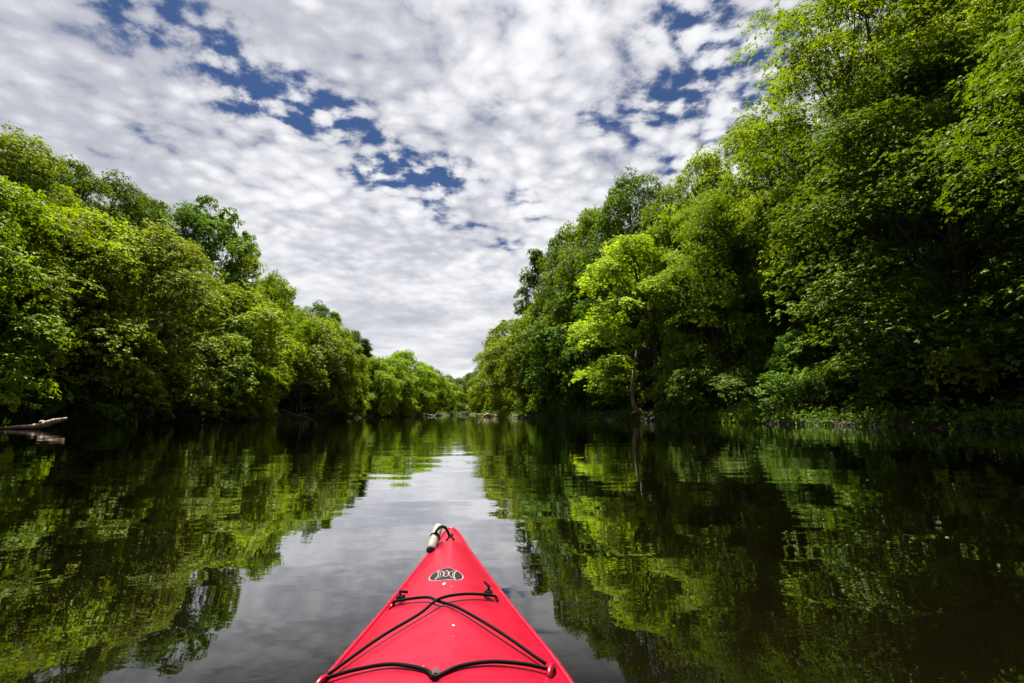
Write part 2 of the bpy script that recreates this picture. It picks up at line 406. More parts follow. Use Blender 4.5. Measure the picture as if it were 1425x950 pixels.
def bank_h(d, x, y):
    if d < 0: return -1.4 * min(1.0, -d / 2.5)
    return 0.85 * (1 - math.exp(-d / 1.1)) + min(0.05 * d, 2.0) + min(max(0.0, d - 30) * 0.085, 16.0) + (0.28 * mnoise.noise(Vector((x * 0.3, y * 0.3, 1))) + 0.10 * mnoise.noise(Vector((x * 1.1, y * 1.1, 4)))) * min(1, d / 1.5)
def ground_z(x, y): return bank_h(max(xl(y) - x, x - xr(y)), x, y)
def build_ground():
    off = [1500, 700, 350, 200, 120, 80, 55, 40, 30, 23, 18, 14, 11, 8.5, 6.5, 5, 4, 3.2, 2.5, 1.9, 1.4, 1.0, 0.65, 0.35, 0.12, 0.0, -0.3, -0.9, -2.2]
    ys = list(np.concatenate([np.array([-1500, -600, -300, -200]), np.arange(-120, 0, 6.0), np.arange(0, 160, 1.2), np.arange(160, 300, 4.0), np.array([320, 350, 400, 500, 700, 1200, 2500])]))
    V = []; F = []; w = 2 * len(off)
    for y in ys:
        a, b = xl(y), xr(y)
        for o in off: V.append((a - o, y, bank_h(o, a - o, y)))
        for o in reversed(off): V.append((b + o, y, bank_h(o, b + o, y)))
    for i in range(len(ys) - 1):
        for j in range(w - 1):
            F.append((i * w + j, i * w + j + 1, (i + 1) * w + j + 1, (i + 1) * w + j))
    m, g, b = material('bank_soil', (0.05, 0.035, 0.02), 0.95, 0.2)
    tc = g.node('ShaderNodeTexCoord').outputs['Object']
    n1 = g.noise(tc, 0.35, 5, 0.6); n2 = g.noise(tc, 3.5, 6, 0.65)
    soil = g.mix(n2, (0.006, 0.004, 0.0025, 1), (0.026, 0.018, 0.011, 1)); green = g.mix(n2, (0.010, 0.020, 0.002, 1), (0.035, 0.060, 0.005, 1))
    sp = g.node('ShaderNodeSeparateXYZ'); g.l.new(tc, sp.inputs[0])
    gr = g.math('MULTIPLY', g.ramp(n1, 0.40, 0.58), g.ramp(sp.outputs[2], 0.2, 0.6))
    g.put(b.inputs['Base Color'], g.mix(gr, soil, green))
    bp = g.node('ShaderNodeBump'); bp.inputs['Strength'].default_value = 1; bp.inputs['Distance'].default_value = 0.12
    g.put(bp.inputs['Height'], n2); g.l.new(bp.outputs[0], b.inputs['Normal'])
    tag(obj('ground', np_mesh('ground', V, F), m), 'earth river banks under the trees', None, None, 'structure')
build_ground()

def build_water():
    m, g, b = material('river_water', (0.0012, 0.0010, 0.0003), 0.5, 0.0)
    tc = g.node('ShaderNodeTexCoord').outputs['Object']
    a = g.noise(g.vmath('MULTIPLY', tc, (0.35, 1.0, 1.0)), 0.9, 2, 0.5)
    c = g.noise(g.vmath('MULTIPLY', tc, (0.55, 1.0, 1.0)), 3.2, 3, 0.55, 0.6)
    f = g.noise(g.vmath('MULTIPLY', tc, (0.7, 1.0, 1.0)), 14.0, 2, 0.5)
    patch = g.ramp(g.noise(tc, 0.12, 2), 0.35, 0.65, 0.35, 1.0)
    h = g.math('ADD', g.math('MULTIPLY', a, WAVES[0]), g.math('MULTIPLY', g.math('ADD', g.math('MULTIPLY', c, WAVES[1]), g.math('MULTIPLY', f, WAVES[2])), patch))
    bp = g.node('ShaderNodeBump'); bp.inputs['Strength'].default_value = 1.0; bp.inputs['Distance'].default_value = 1.0
    g.put(bp.inputs['Height'], h)
    # dark body under a mirror whose strength grows towards grazing view
    lw = g.node('ShaderNodeLayerWeight'); lw.inputs['Blend'].default_value = 0.5; g.l.new(bp.outputs[0], lw.inputs['Normal'])
    fr = g.ramp(lw.outputs['Facing'], 0.53, 0.97, 0.025, 1.0)
    gl = g.node('ShaderNodeBsdfGlossy'); gl.inputs['Roughness'].default_value = 0.012; gl.inputs[0].default_value = (1, 1, 1, 1); g.l.new(bp.outputs[0], gl.inputs['Normal'])
    mx = g.node('ShaderNodeMixShader'); g.put(mx.inputs[0], fr); g.l.new(b.outputs[0], mx.inputs[1]); g.l.new(gl.outputs[0], mx.inputs[2])
    g.l.new(mx.outputs[0], g.n['Material Output'].inputs[0])
    xs = [-1500, -400, -100, -50, -20, 0, 20, 50, 100, 400, 1500]; ys = [-1500, -300, -50, 0, 20, 50, 100, 200, 400, 1000, 2500]
    V = [(x, y, 0.0) for y in ys for x in xs]; n = len(xs)
    F = [(i * n + j, i * n + j + 1, (i + 1) * n + j + 1, (i + 1) * n + j) for i in range(len(ys) - 1) for j in range(n - 1)]
    tag(obj('water', np_mesh('water', V, F), m), 'calm dark river reflecting trees and sky', None, None, 'structure')
WAVES = (0.010, 0.0022, 0.00022)
build_water()

# ------------------------------------------------------------------ trees
#TREES_BEGIN
# (prototype, kind name, x, y, height, width factor, leaf colour, label)
LEFT_FRONT = 'trees leaning over the water on the left bank'
LEFT_BACK = 'tall trees rising behind the left bank'
RIGHT_FRONT = 'trees leaning over the water on the right bank'
RIGHT_BACK = 'tall trees rising behind the right bank'
TREES = [
 ('dome', 'broadleaf_tree', -36.6, 32.5, 16.8, 1.15, 'mid', 'green tree cut by the left edge of the picture, hanging over the forked log', LEFT_FRONT),
 ('dome', 'broadleaf_tree', -37.6, 38.5, 16.6, 1.15, 'mid', 'rounded green tree right behind the pale driftwood log', LEFT_FRONT),
 ('dome2', 'broadleaf_tree', -37.7, 44.0, 17.4, 1.2, 'bright', 'yellow green bushy tree between the pale log and the dead twig', LEFT_FRONT),
 ('dome', 'broadleaf_tree', -36.9, 50.0, 18.6, 1.15, 'grey', 'pale feathery grey green tree behind the dead twig', LEFT_FRONT),
 ('dome2', 'broadleaf_tree', -36.5, 57.0, 15.8, 1.2, 'mid', 'mid green tree with layered sprays just right of the dead twig', LEFT_FRONT),
 ('dome', 'broadleaf_tree', -35.9, 65.0, 16.6, 1.2, 'bright', 'bright tree with low sunlit branches above the shore stump', LEFT_FRONT),
 ('spiky', 'broadleaf_tree', -35.2, 73.0, 21.0, 1.0, 'mid', 'narrow tree with upright pointed shoots beside the shore stump', LEFT_FRONT),
 ('dome2', 'broadleaf_tree', -34.9, 83.0, 16.4, 1.2, 'grey', 'dull grey green rounded tree next to the narrow pointed tree', LEFT_FRONT),
 ('dome', 'broadleaf_tree', -33.6, 91.0, 17.0, 1.0, 'mid', 'mid green dome tree between the grey green tree and the small yellow green tree', LEFT_FRONT),
 ('dome2', 'broadleaf_tree', -32.0, 97.0, 12.0, 1.0, 'bright', 'small yellow green tree bulging low over the left bank water', LEFT_FRONT),
 ('pine', 'pine_tree', -33.9, 117.0, 17.0, 1.35, 'pine', 'dark conical pine with drooping tiers on the left bank', LEFT_BACK),
 ('dome2', 'broadleaf_tree', -30.2, 112.0, 12.0, 1.1, 'bright', 'short bright tree growing at the foot of the pine', LEFT_FRONT),
 ('dome', 'broadleaf_tree', -29.6, 122.0, 13.2, 1.2, 'mid', 'rounded green tree just right of the pine', LEFT_FRONT),
 ('dome2', 'broadleaf_tree', -27.9, 133.0, 15.6, 1.2, 'bright', 'broad bright tree above the driftwood heap on the far left shore', LEFT_FRONT),
 ('dome', 'broadleaf_tree', -25.6, 150.0, 13.8, 1.25, 'mid', 'mid green tree sloping down towards the far bend on the left', LEFT_FRONT),
 ('dome2', 'broadleaf_tree', -24.4, 172.0, 11.3, 1.3, 'bright', 'low bright tree last on the left bank before the bend', LEFT_FRONT),
 ('dome2', 'broadleaf_tree', -22.5, 190.0, 10.5, 1.3, 'mid', 'small rounded tree where the left bank meets the gap', LEFT_FRONT),
 ('dome', 'broadleaf_tree', -26.5, 214.0, 10.0, 1.4, 'bright', 'pale sunlit tree low behind the left end of the gap', 'distant trees closing the river bend'),
 ('round', 'broadleaf_tree', -26.0, 205.0, 15.3, 1.2, 'mid', 'distant green tree at the left side of the gap', 'distant trees closing the river bend'),
 ('round2', 'broadleaf_tree', -20.0, 246.0, 18.8, 1.2, 'deep', 'distant dark tree in the middle of the gap', 'distant trees closing the river bend'),
 ('dome', 'broadleaf_tree', -14.5, 222.0, 9.5, 1.2, 'grey', 'small hazy grey green tree low in the river gap', 'distant trees closing the river bend'),
 ('round', 'broadleaf_tree', -13.0, 243.0, 19.0, 1.2, 'deep', 'distant dark round tree at the right side of the gap', 'distant trees closing the river bend'),
 ('round', 'broadleaf_tree', -46.5, 45.0, 25.4, 1.0, 'mid', 'tall tree topping the skyline at the left picture edge', LEFT_BACK),
 ('round2', 'broadleaf_tree', -46.8, 51.0, 26.6, 1.0, 'deep', 'tall dark crown behind the pale log with knobbly top sprays', LEFT_BACK),
 ('round', 'broadleaf_tree', -45.6, 55.5, 26.2, 1.0, 'deep', 'dark tall tree above the yellow green bushy tree', LEFT_BACK),
 ('round2', 'broadleaf_tree', -45.4, 61.0, 26.6, 1.0, 'deep', 'dark tall tree behind the pale feathery one', LEFT_BACK),
 ('round', 'broadleaf_tree', -45.0, 67.0, 27.4, 0.95, 'deep', 'dark tall tree next to the open see-through crown', LEFT_BACK),
 ('airy', 'broadleaf_tree', -43.5, 71.0, 30.6, 0.9, 'deep', 'thin open tree with sky showing through its crown', LEFT_BACK),
 ('spiky', 'broadleaf_tree', -42.0, 78.0, 26.4, 1.0, 'mid', 'upright ragged tree to the right of the see-through crown', LEFT_BACK),
 ('round2', 'broadleaf_tree', -40.5, 89.0, 20.5, 0.9, 'deep', 'dark round top behind the dull grey green tree', LEFT_BACK),
 ('round', 'broadleaf_tree', -39.0, 101.0, 21.4, 0.9, 'deep', 'dark rounded top left of the column shaped tree', LEFT_BACK),
 ('column', 'broadleaf_tree', -38.2, 109.0, 22.1, 1.0, 'mid', 'column shaped tree rising left of the pine', LEFT_BACK),
 ('round2', 'broadleaf_tree', -37.5, 120.0, 19.3, 0.9, 'deep', 'dark tree close behind the pine', LEFT_BACK),
 ('round', 'broadleaf_tree', -31.0, 139.0, 16.2, 1.0, 'deep', 'dark round crown behind the broad bright tree above the driftwood heap', LEFT_BACK),
 ('round', 'broadleaf_tree', -29.0, 160.0, 14.8, 1.0, 'deep', 'dark crown behind the last left bank trees before the bend', LEFT_BACK),
 ('round', 'broadleaf_tree', -5.2, 150.0, 22.0, 1.0, 'bright', 'farthest sunlit tree on the right bank, beside the gap', RIGHT_FRONT),
 ('dome2', 'broadleaf_tree', -8.3, 172.0, 12.5, 1.3, 'bright', 'low bright tree beyond the farthest tall tree of the right bank', RIGHT_FRONT),
 ('dome', 'broadleaf_tree', -9.0, 193.0, 11.5, 1.3, 'mid', 'small green tree at the river bend, just left of the low bright one', RIGHT_FRONT),
 ('dome2', 'broadleaf_tree', -11.0, 213.0, 12.0, 1.3, 'grey', 'small pale tree at the very end of the right bank', RIGHT_FRONT),
 ('dome', 'broadleaf_tree', -1.2, 120.0, 17.5, 1.1, 'mid', 'green tree over the tangled driftwood pile', RIGHT_FRONT),
 ('dome2', 'broadleaf_tree', 2.6, 100.0, 17.5, 1.15, 'mid', 'drooping tree just right of the driftwood pile', RIGHT_FRONT),
 ('dome', 'broadleaf_tree', 6.3, 82.0, 18.0, 1.15, 'mid', 'green tree sweeping to the water left of the yellow green tree', RIGHT_FRONT),
 ('dome2', 'broadleaf_tree', 9.6, 70.0, 17.0, 1.1, 'deep', 'shaded tree directly left of the yellow green tree', RIGHT_FRONT),
 ('light_tree', 'boxelder_tree', 14.3, 51.0, 17.8, 1.5, 'lemon', 'sunlit yellow green tree on a bent trunk over exposed roots', RIGHT_FRONT),
 ('dome', 'broadleaf_tree', 13.4, 61.0, 17.0, 0.95, 'deep', 'dark tree hidden behind the yellow green one', RIGHT_FRONT),
 ('dome', 'broadleaf_tree', 18.0, 49.0, 15.0, 0.8, 'mid', 'mid green tree just right of the yellow green tree', RIGHT_FRONT),
 ('maple_low', 'maple_tree', 18.4, 45.0, 20.0, 0.72, 'mid', 'full maple left of the sunlit clearing', RIGHT_FRONT),
 ('maple_low', 'maple_tree', 26.4, 37.0, 22.0, 0.8, 'deep', 'layered maple standing over the right side of the sunlit clearing', RIGHT_FRONT),  # deep leaf colour paints in the shade of the canopy above
 ('maple_low', 'maple_tree', 28.6, 27.0, 15.0, 0.85, 'mid', 'nearest maple with broad lit sprays at the right edge', RIGHT_FRONT),
 ('maple_low', 'maple_tree', 24.6, 29.5, 11.5, 1.0, 'deep', 'shaded young maple in front of the huge maple trunk', RIGHT_FRONT),  # added to cover the pale trunk; deep leaf colour supplies the shade
 ('dome2', 'broadleaf_tree', 20.4, 36.6, 5.5, 0.8, 'deep', 'small dark tree drooping to the water by the dead stem', RIGHT_FRONT),
 ('airy', 'broadleaf_tree', -2.2, 134.0, 24.0, 1.0, 'mid', 'thin pale tree with open twigs above the driftwood pile', RIGHT_BACK),
 ('column', 'broadleaf_tree', 5.1, 92.0, 30.5, 1.0, 'deep', 'tall dark column tree leftmost on the right skyline', RIGHT_BACK),
 ('round', 'broadleaf_tree', 9.0, 80.0, 29.0, 0.85, 'deep', 'dark tall tree between the column tree and the domed skyline', RIGHT_BACK),
 ('round2', 'broadleaf_tree', 11.8, 70.0, 29.0, 0.85, 'mid', 'green tall tree behind the shaded tree left of the yellow green one', RIGHT_BACK),
 ('round', 'broadleaf_tree', 15.6, 64.0, 30.3, 0.85, 'deep', 'tallest dark crown straight above the yellow green tree', RIGHT_BACK),
 ('round2', 'broadleaf_tree', 18.6, 57.0, 25.8, 0.85, 'mid', 'tall green tree to the upper right of the yellow green tree', RIGHT_BACK),
 ('round', 'broadleaf_tree', 20.6, 51.0, 26.5, 0.85, 'bright', 'tall tree with bright yellowish top sprays', RIGHT_BACK),
 ('round2', 'maple_tree', 23.6, 46.5, 28.0, 0.9, 'mid', 'tall maple behind the full maple left of the clearing', RIGHT_BACK),
 ('maple_big', 'maple_tree', 26.2, 34.0, 32.0, 0.92, 'mid', 'huge maple whose dark limbs reach out of the picture top', RIGHT_BACK),
 ('maple_big', 'maple_tree', 34.5, 35.0, 33.0, 1.0, 'deep', 'huge dark maple in the upper right corner', RIGHT_BACK),
 ('maple_low', 'maple_tree', 31.0, 38.0, 22.0, 1.0, 'deep', 'shaded maple behind the dark leaning trunk', RIGHT_BACK),
]
_rt = random.Random(77)
for (pr, nm, x, y, H, w, lf, lb, gp) in TREES:
    place(pr, x, y, max(0.2, ground_z(x, y) - 0.1), H, w, _rt.uniform(0, 6.28) if pr != 'light_tree' else R(0), lf, nm, lb, 'tree', gp)
# the wood behind: same tree kinds, seen only as the dark depth of the forest
for side in (-1, 1):
    y = 16.0; k = 0
    while y < 255:
        for row in range(3 if y < 120 else 2):
            d = 13 + row * 7.5 + _rt.uniform(-2, 2)
            if y < 30: d += -9 + row
            yy = y + _rt.uniform(-2.5, 2.5)
            x = xl(yy) - d if side < 0 else xr(yy) + d
            if side > 0 and y > 195: continue
            hh = _rt.uniform(15, 19) if (side < 0 or y > 100) else _rt.uniform(20, 25)
            if y > 120: hh = _rt.uniform(10, 13)
            pr = ['round', 'dome', 'round2', 'dome2'][(k + row) % 4] if y > 48 else 'maple_low'
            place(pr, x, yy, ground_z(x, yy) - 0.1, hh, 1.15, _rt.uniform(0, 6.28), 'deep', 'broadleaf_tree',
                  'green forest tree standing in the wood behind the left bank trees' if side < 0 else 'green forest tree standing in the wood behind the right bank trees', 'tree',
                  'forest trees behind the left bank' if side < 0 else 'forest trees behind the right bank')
        # low leafy growth under the front rows
        d = _rt.uniform(6.0, 8.5); yy = y + _rt.uniform(2, 6); x = xl(yy) - d if side < 0 else xr(yy) + d
        if side < 0 or y < 190:
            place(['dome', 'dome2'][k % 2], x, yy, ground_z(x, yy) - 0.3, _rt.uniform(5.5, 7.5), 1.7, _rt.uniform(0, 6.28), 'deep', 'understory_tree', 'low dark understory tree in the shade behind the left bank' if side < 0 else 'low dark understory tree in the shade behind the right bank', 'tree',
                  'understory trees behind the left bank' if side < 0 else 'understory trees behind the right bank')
        y += 9.0 + y * 0.02; k += 1
for k in range(9):
    x = -60 + k * 8.0; yy = 268 + 8 * (k % 2)
    if x > -12: yy -= 25
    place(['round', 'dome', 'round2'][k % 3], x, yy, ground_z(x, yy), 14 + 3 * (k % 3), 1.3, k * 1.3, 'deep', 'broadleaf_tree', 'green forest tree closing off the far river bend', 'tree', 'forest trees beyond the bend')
# bushes hanging over the water's edge
BUSHES = [
 ('bush2', 17.6, 41.5, 3.4, 1.25, 'deep', 'rounded dark bush at the water left of the sunlit clearing'),
 ('bush', 15.6, 47.0, 3.8, 1.1, 'mid', 'leafy bush between the exposed roots and the rounded dark bush'),
 ('bush2', 20.6, 36.0, 3.0, 1.2, 'deep', 'dark bush behind the leaning dead stem'),
 ('bush2', 24.3, 26.5, 3.6, 1.25, 'mid', 'wide bush with low sprays reaching over the dark water at the right edge'),
 ('bush', 22.4, 31.0, 4.2, 1.2, 'mid', 'leafy bush between the dead stem and the wide low bush'),
 ('bush2', 21.6, 33.4, 2.6, 1.1, 'deep', 'added low dark bush covering the sunlit bare bank just right of the dead stem'),  # added: dark leaves hide sunlit soil where the bank should be in shade
 ('bush2', 23.2, 29.3, 2.4, 1.2, 'deep', 'added flat dark bush at the water beside the wide low bush'),  # also added, dark foliage in place of shade on the bank
 ('bush2', -36.0, 41.0, 3.2, 1.3, 'deep', 'dark bush at the water behind the pale driftwood log'),
 ('bush', -36.2, 54.0, 4.0, 1.2, 'mid', 'green bush overhanging the water right of the dead twig'),
 ('bush2', -35.4, 66.5, 4.4, 1.2, 'bright', 'sunlit bush touching the water above the shore stump'),
 ('bush', -32.4, 97.5, 5.2, 1.2, 'bright', 'yellow green bush at the water under the small yellow green tree'),
 ('bush2', 9.0, 68.0, 4.4, 1.2, 'deep', 'dark bush at the water beneath the shaded tree'),
 ('bush', 4.4, 82.5, 5.0, 1.2, 'mid', 'green bush at the water right of the driftwood pile'),
 ('bush2', -28.2, 121.0, 4.6, 1.3, 'bright', 'bright bush at the water right of the pine'),
]
for i, (pr, x, y, H, w, lf, lb) in enumerate(BUSHES):
    place(pr, x, y, max(0.05, ground_z(x, y) - 0.15), H, w, i * 1.9, lf, 'bush', lb, 'bush', 'bushes along the water edge')
# flowering bush above the clearing
def flowering_bush():
    x, y = 24.2, 39.6
    r = place('bush', x, y, ground_z(x, y), 2.6, 1.0, 0.7, 'bright', 'flowering_bush', 'bright bush dotted with white blossom above the sunlit clearing', 'bush')
    rng = np.random.default_rng(9); n = 26
    d = rng.normal(size=(n, 3)); d[:, 2] = np.abs(d[:, 2]); d = unit(d)
    C = d * np.array([2.2, 2.2, 2.4]) + np.array([0, 0, 0.9])
    obj('blossom', leaf_mesh('blossom', C, d + np.array([0, 0, 0.5]), np.full(n, 0.35), 7, 0.13, 0.11, rng, per=4, droop=0.0), BLOSSOM, r)
flowering_bush()
# the dark trunk leaning to the left over the clearing
def leaning_tree():
    x, y = 25.8, 35.5; z = ground_z(x, y)
    r = tag(empty('leaning_tree', (x, y, z)), 'dark thick trunk leaning left across the shade above the clearing', 'tree')
    t = Tubes(); P = curve_pts([(0.6, 0, -0.6), (-0.9, 0, 2.2), (-2.6, 0.3, 4.4), (-4.2, 0.2, 7.2), (-4.8, 0, 10.0)], 16)
    t.add(P, [0.40 - 0.018 * i for i in range(16)], 10, 0.2, 3)
    C = []; rng = np.random.default_rng(14)
    for k in range(7):
        b = P[8 + k]; e = b + Vector(rng.normal(size=3)) * 1.5 + Vector((-0.6, -0.5, 0.8))
        t.add([b, (b + e) / 2, e], [0.08, 0.05, 0.02], 6, cap=False)
        for _ in range(6): C.append(np.array(e) + rng.normal(size=3) * 0.8)
    obj('trunk', t.mesh('leaning_trunk'), BARK, r); C = np.array(C)
    obj('crown', leaf_mesh('leaning_crown', C, np.tile([0, -0.2, 1.0], (len(C), 1)) + rng.normal(size=C.shape) * 0.2, np.full(len(C), 0.8), 26, 0.2, 0.12, rng), LEAF['mid'], r)
leaning_tree()
#TREES_END

# ------------------------------------------------------------------ undergrowth on both banks
def build_undergrowth():
    rng = np.random.default_rng(5); rnd = random.Random(5); C = []; N = []; RR = []; ST = []
    for side in (-1, 1):
        y = 14.0
        while y < 310:
            step = 0.5 + y * 0.006
            for d in (rnd.uniform(-0.25, 0.2), rnd.uniform(-0.1, 0.6), rnd.uniform(0.6, 1.2), rnd.uniform(1.0, 3.0), rnd.uniform(3.0, 8.0)):
                if rnd.random() < 0.25: continue
                x = xl(y) - d if side < 0 else xr(y) + d
                C.append((x, y + rnd.uniform(-0.3, 0.3), max(0.12, ground_z(x, y)) + rnd.uniform(0.1, 0.5))); N.append(((-1.1 if d < 1.2 else -0.3) * side, -0.3, 1.0)); RR.append(rnd.uniform(0.4, 0.8) * (1 + y * 0.004)); ST.append(rnd.random())
            y += step
    for _ in range(170):                                   # leafy growth hanging over the near right bank
        y = rnd.uniform(22, 47); x = xr(y) - rnd.uniform(-0.7, 0.35)
        C.append((x, y, max(0.1, ground_z(x, y)) + rnd.uniform(0.05, 0.6))); N.append((-1.0, -0.6, 0.9)); RR.append(rnd.uniform(0.35, 0.6)); ST.append(rnd.random() * 0.6)
    me = leaf_mesh('undergrowth', np.array(C), np.array(N) + rng.normal(size=(len(C), 3)) * 0.2, np.array(RR), 16, 0.20, 0.09, rng, droop=-0.5, thick=0.25, spray_tint=np.array(ST))
    tag(obj('undergrowth', me, LEAF['deep']), 'leafy weeds and brambles covering both river banks', 'undergrowth', None, 'stuff')  # deep leaf colour darkens the sunlit growth, standing in for bank shade
build_undergrowth()

# ------------------------------------------------------------------ dead wood on the banks
def wood(name, label, cat, pieces, mat, loc, rz=0.0, group=None):
    """pieces: list of (control points, radii, samples) in local metres; one mesh per thing"""
    t = Tubes()
    for i, (ctrl, rads, n) in enumerate(pieces):
        P = curve_pts(ctrl, n)
        P = [p + Vector((mnoise.noise(p * 2.3 + Vector((i, 0, 0))), mnoise.noise(p * 2.3 + Vector((0, i, 7))), mnoise.noise(p * 2.3 + Vector((3, 0, i))))) * rads[0] * 0.35 for p in P]
        rr = np.interp(np.linspace(0, 1, n), np.linspace(0, 1, len(rads)), rads)
        t.add(P, list(rr), 9, 0.45, i + 1)
    o = obj(name, t.mesh(name), mat); o.location = loc; o.rotation_euler = (0, 0, rz)
    tag(o, label, cat, group)
    return o
#WOOD_BEGIN
wood('driftwood_log', 'pale forked driftwood log lying in the water near the left bank', 'log',
     [([(-2.0, 0, 0.02), (-1.0, 0.05, 0.06), (0.1, 0, 0.10), (0.8, -0.05, 0.26), (1.5, -0.1, 0.44), (2.15, -0.15, 0.60)], [0.05, 0.11, 0.13, 0.17, 0.17, 0.14, 0.06], 22),
      ([(0.55, -0.02, 0.24), (0.62, -0.08, 0.38), (0.66, -0.1, 0.46)], [0.12, 0.14, 0.07], 6),
      ([(-1.9, -0.1, 0.0), (-2.6, -0.3, 0.03), (-3.1, -0.4, 0.02)], [0.06, 0.05, 0.02], 7)], DRIFT, (-29.2, 31.6, 0.08), R(-4))['label']; bpy.data.objects['driftwood_log'].scale = (1.05, 1.25, 0.95)
wood('dead_twig', 'thin forked dead twig standing out of the water by the left bank', 'twig',
     [([(-0.9, 0, 0.05), (-0.3, 0, 0.10), (0.25, 0, 0.05)], [0.03, 0.045, 0.03], 8), ([(0, 0, 0.1), (0.15, 0, 0.4), (0.45, 0.05, 0.85)], [0.05, 0.035, 0.012], 8),
      ([(0.12, 0, 0.35), (-0.1, 0, 0.55), (-0.25, 0.0, 0.62)], [0.025, 0.018, 0.008], 6), ([(0.2, 0, -0.3), (0.16, 0, 0.1), (0.15, 0, 0.4)], [0.04, 0.04, 0.03], 5)], DRIFT, (-33.5, 46.0, 0.0))
wood('shore_stump', 'brown stump with a short fallen trunk on the left shore', 'stump',
     [([(-0.7, 0, 0.95), (-0.4, 0, 0.5), (0.1, -0.1, 0.2), (1.0, -0.2, 0.2), (1.9, -0.3, 0.1)], [0.16, 0.24, 0.28, 0.22, 0.10], 14),
      ([(0.2, 0, 0.2), (0.6, -0.3, 0.05), (1.0, -0.6, -0.1)], [0.16, 0.1, 0.06], 6)], DRIFT, (-34.6, 67.5, 0.1))
def heap(name, label, loc, n, spread, seed, big=0.14, mat=None):
    rnd = random.Random(seed); ps = []
    for k in range(n):
        x = rnd.uniform(-spread, spread); a = rnd.uniform(-0.5, 0.5) + (math.pi if rnd.random() < 0.5 else 0); l = rnd.uniform(0.6, 1.6) * spread * 0.4; z = rnd.uniform(0.02, 0.35)
        ps.append(([(x, rnd.uniform(-0.6, 0.6), z), (x + l * 0.5 * math.cos(a), rnd.uniform(-0.4, 0.4), z + rnd.uniform(0, 0.3)), (x + l * math.cos(a), rnd.uniform(-0.6, 0.6), z + rnd.uniform(-0.1, 0.6))], [rnd.uniform(0.6, 1.2) * big, big * 0.7, big * 0.3], 8))
    return wood(name, label, 'driftwood', ps, mat or DRIFT, loc)
heap('driftwood_pile', 'pale tangled driftwood pile at the tip of the right bank', (-4.2, 103.0, 0.05), 16, 2.2, 3, 0.20)
wood('leaning_pole', 'dark dead pole leaning out of the pale driftwood pile', 'dead trunk', [([(-0.2, 0, -0.2), (0.6, 0, 1.0), (2.2, 0, 2.4)], [0.22, 0.2, 0.12], 10)], BARKPALE, (-2.2, 103.5, 0.1))
heap('driftwood_heap', 'brown driftwood heap along the far left shore', (-27.6, 118.0, 0.05), 14, 3.4, 8, 0.22)
heap('driftwood_heap', 'low line of driftwood further along the left shore near the bend', (-23.6, 138.0, 0.05), 8, 3.0, 9, 0.22)
heap('driftwood_heap', 'grey brown sticks on the left shore beside the yellow green bush', (-31.0, 99.0, 0.05), 7, 2.6, 10, 0.15, BARKPALE)
heap('driftwood_heap', 'dull brown sticks on the right shore left of the exposed roots', (8.0, 67.0, 0.05), 9, 2.6, 12, 0.13, BARKPALE)
heap('driftwood_heap', 'brown sticks on the right shore past the driftwood pile', (2.6, 84.0, 0.05), 8, 2.4, 13, 0.14, BARKPALE)
wood('dead_tree', 'bare brown dead stem leaning left on the bank below the clearing', 'dead trunk',
     [([(0.8, 0, -0.3), (0.35, 0, 0.25), (-0.1, 0, 0.9), (-0.5, 0.1, 1.5), (-0.95, 0.1, 2.3)], [0.15, 0.17, 0.15, 0.15, 0.10], 16), ([(0.3, 0, 0.3), (0.7, -0.1, 0.5), (1.0, -0.2, 0.9)], [0.06, 0.04, 0.02], 6)], BARKPALE, (21.6, 35.4, 0.25))
wood('exposed_roots', 'arched bare roots and bent stem under the yellow green tree', 'roots',
     [([(0.3, 0.7, 7.0), (-0.2, 0.4, 4.4), (-0.45, 0.1, 2.4), (-0.3, 0, 1.3), (0.2, -0.1, 0.75), (1.1, -0.1, 0.45), (2.0, -0.1, 1.0), (2.8, 0, 1.35), (3.8, 0, 0.9), (4.8, 0, 0.3), (5.3, 0, -0.1)], [0.10, 0.18, 0.2, 0.22, 0.26, 0.26, 0.22, 0.2, 0.17, 0.14, 0.08], 30),
      ([(0.2, -0.1, 0.8), (-0.5, -0.2, 0.7), (-0.7, -0.2, 0.6)], [0.18, 0.14, 0.07], 6), ([(1.0, 0, 0.5), (1.4, -0.2, 0.1), (1.6, -0.3, -0.3)], [0.18, 0.12, 0.08], 6),
      ([(2.9, 0, 1.2), (2.7, 0, 2.4), (3.0, 0.2, 4.2), (2.6, 0.3, 6.0)], [0.26, 0.22, 0.18, 0.12], 12), ([(4.6, 0, 0.4), (6.0, 0.1, 0.55), (7.2, 0.2, 0.75)], [0.12, 0.1, 0.04], 8)], BARKPALE, (12.4, 51.0, 0.1))
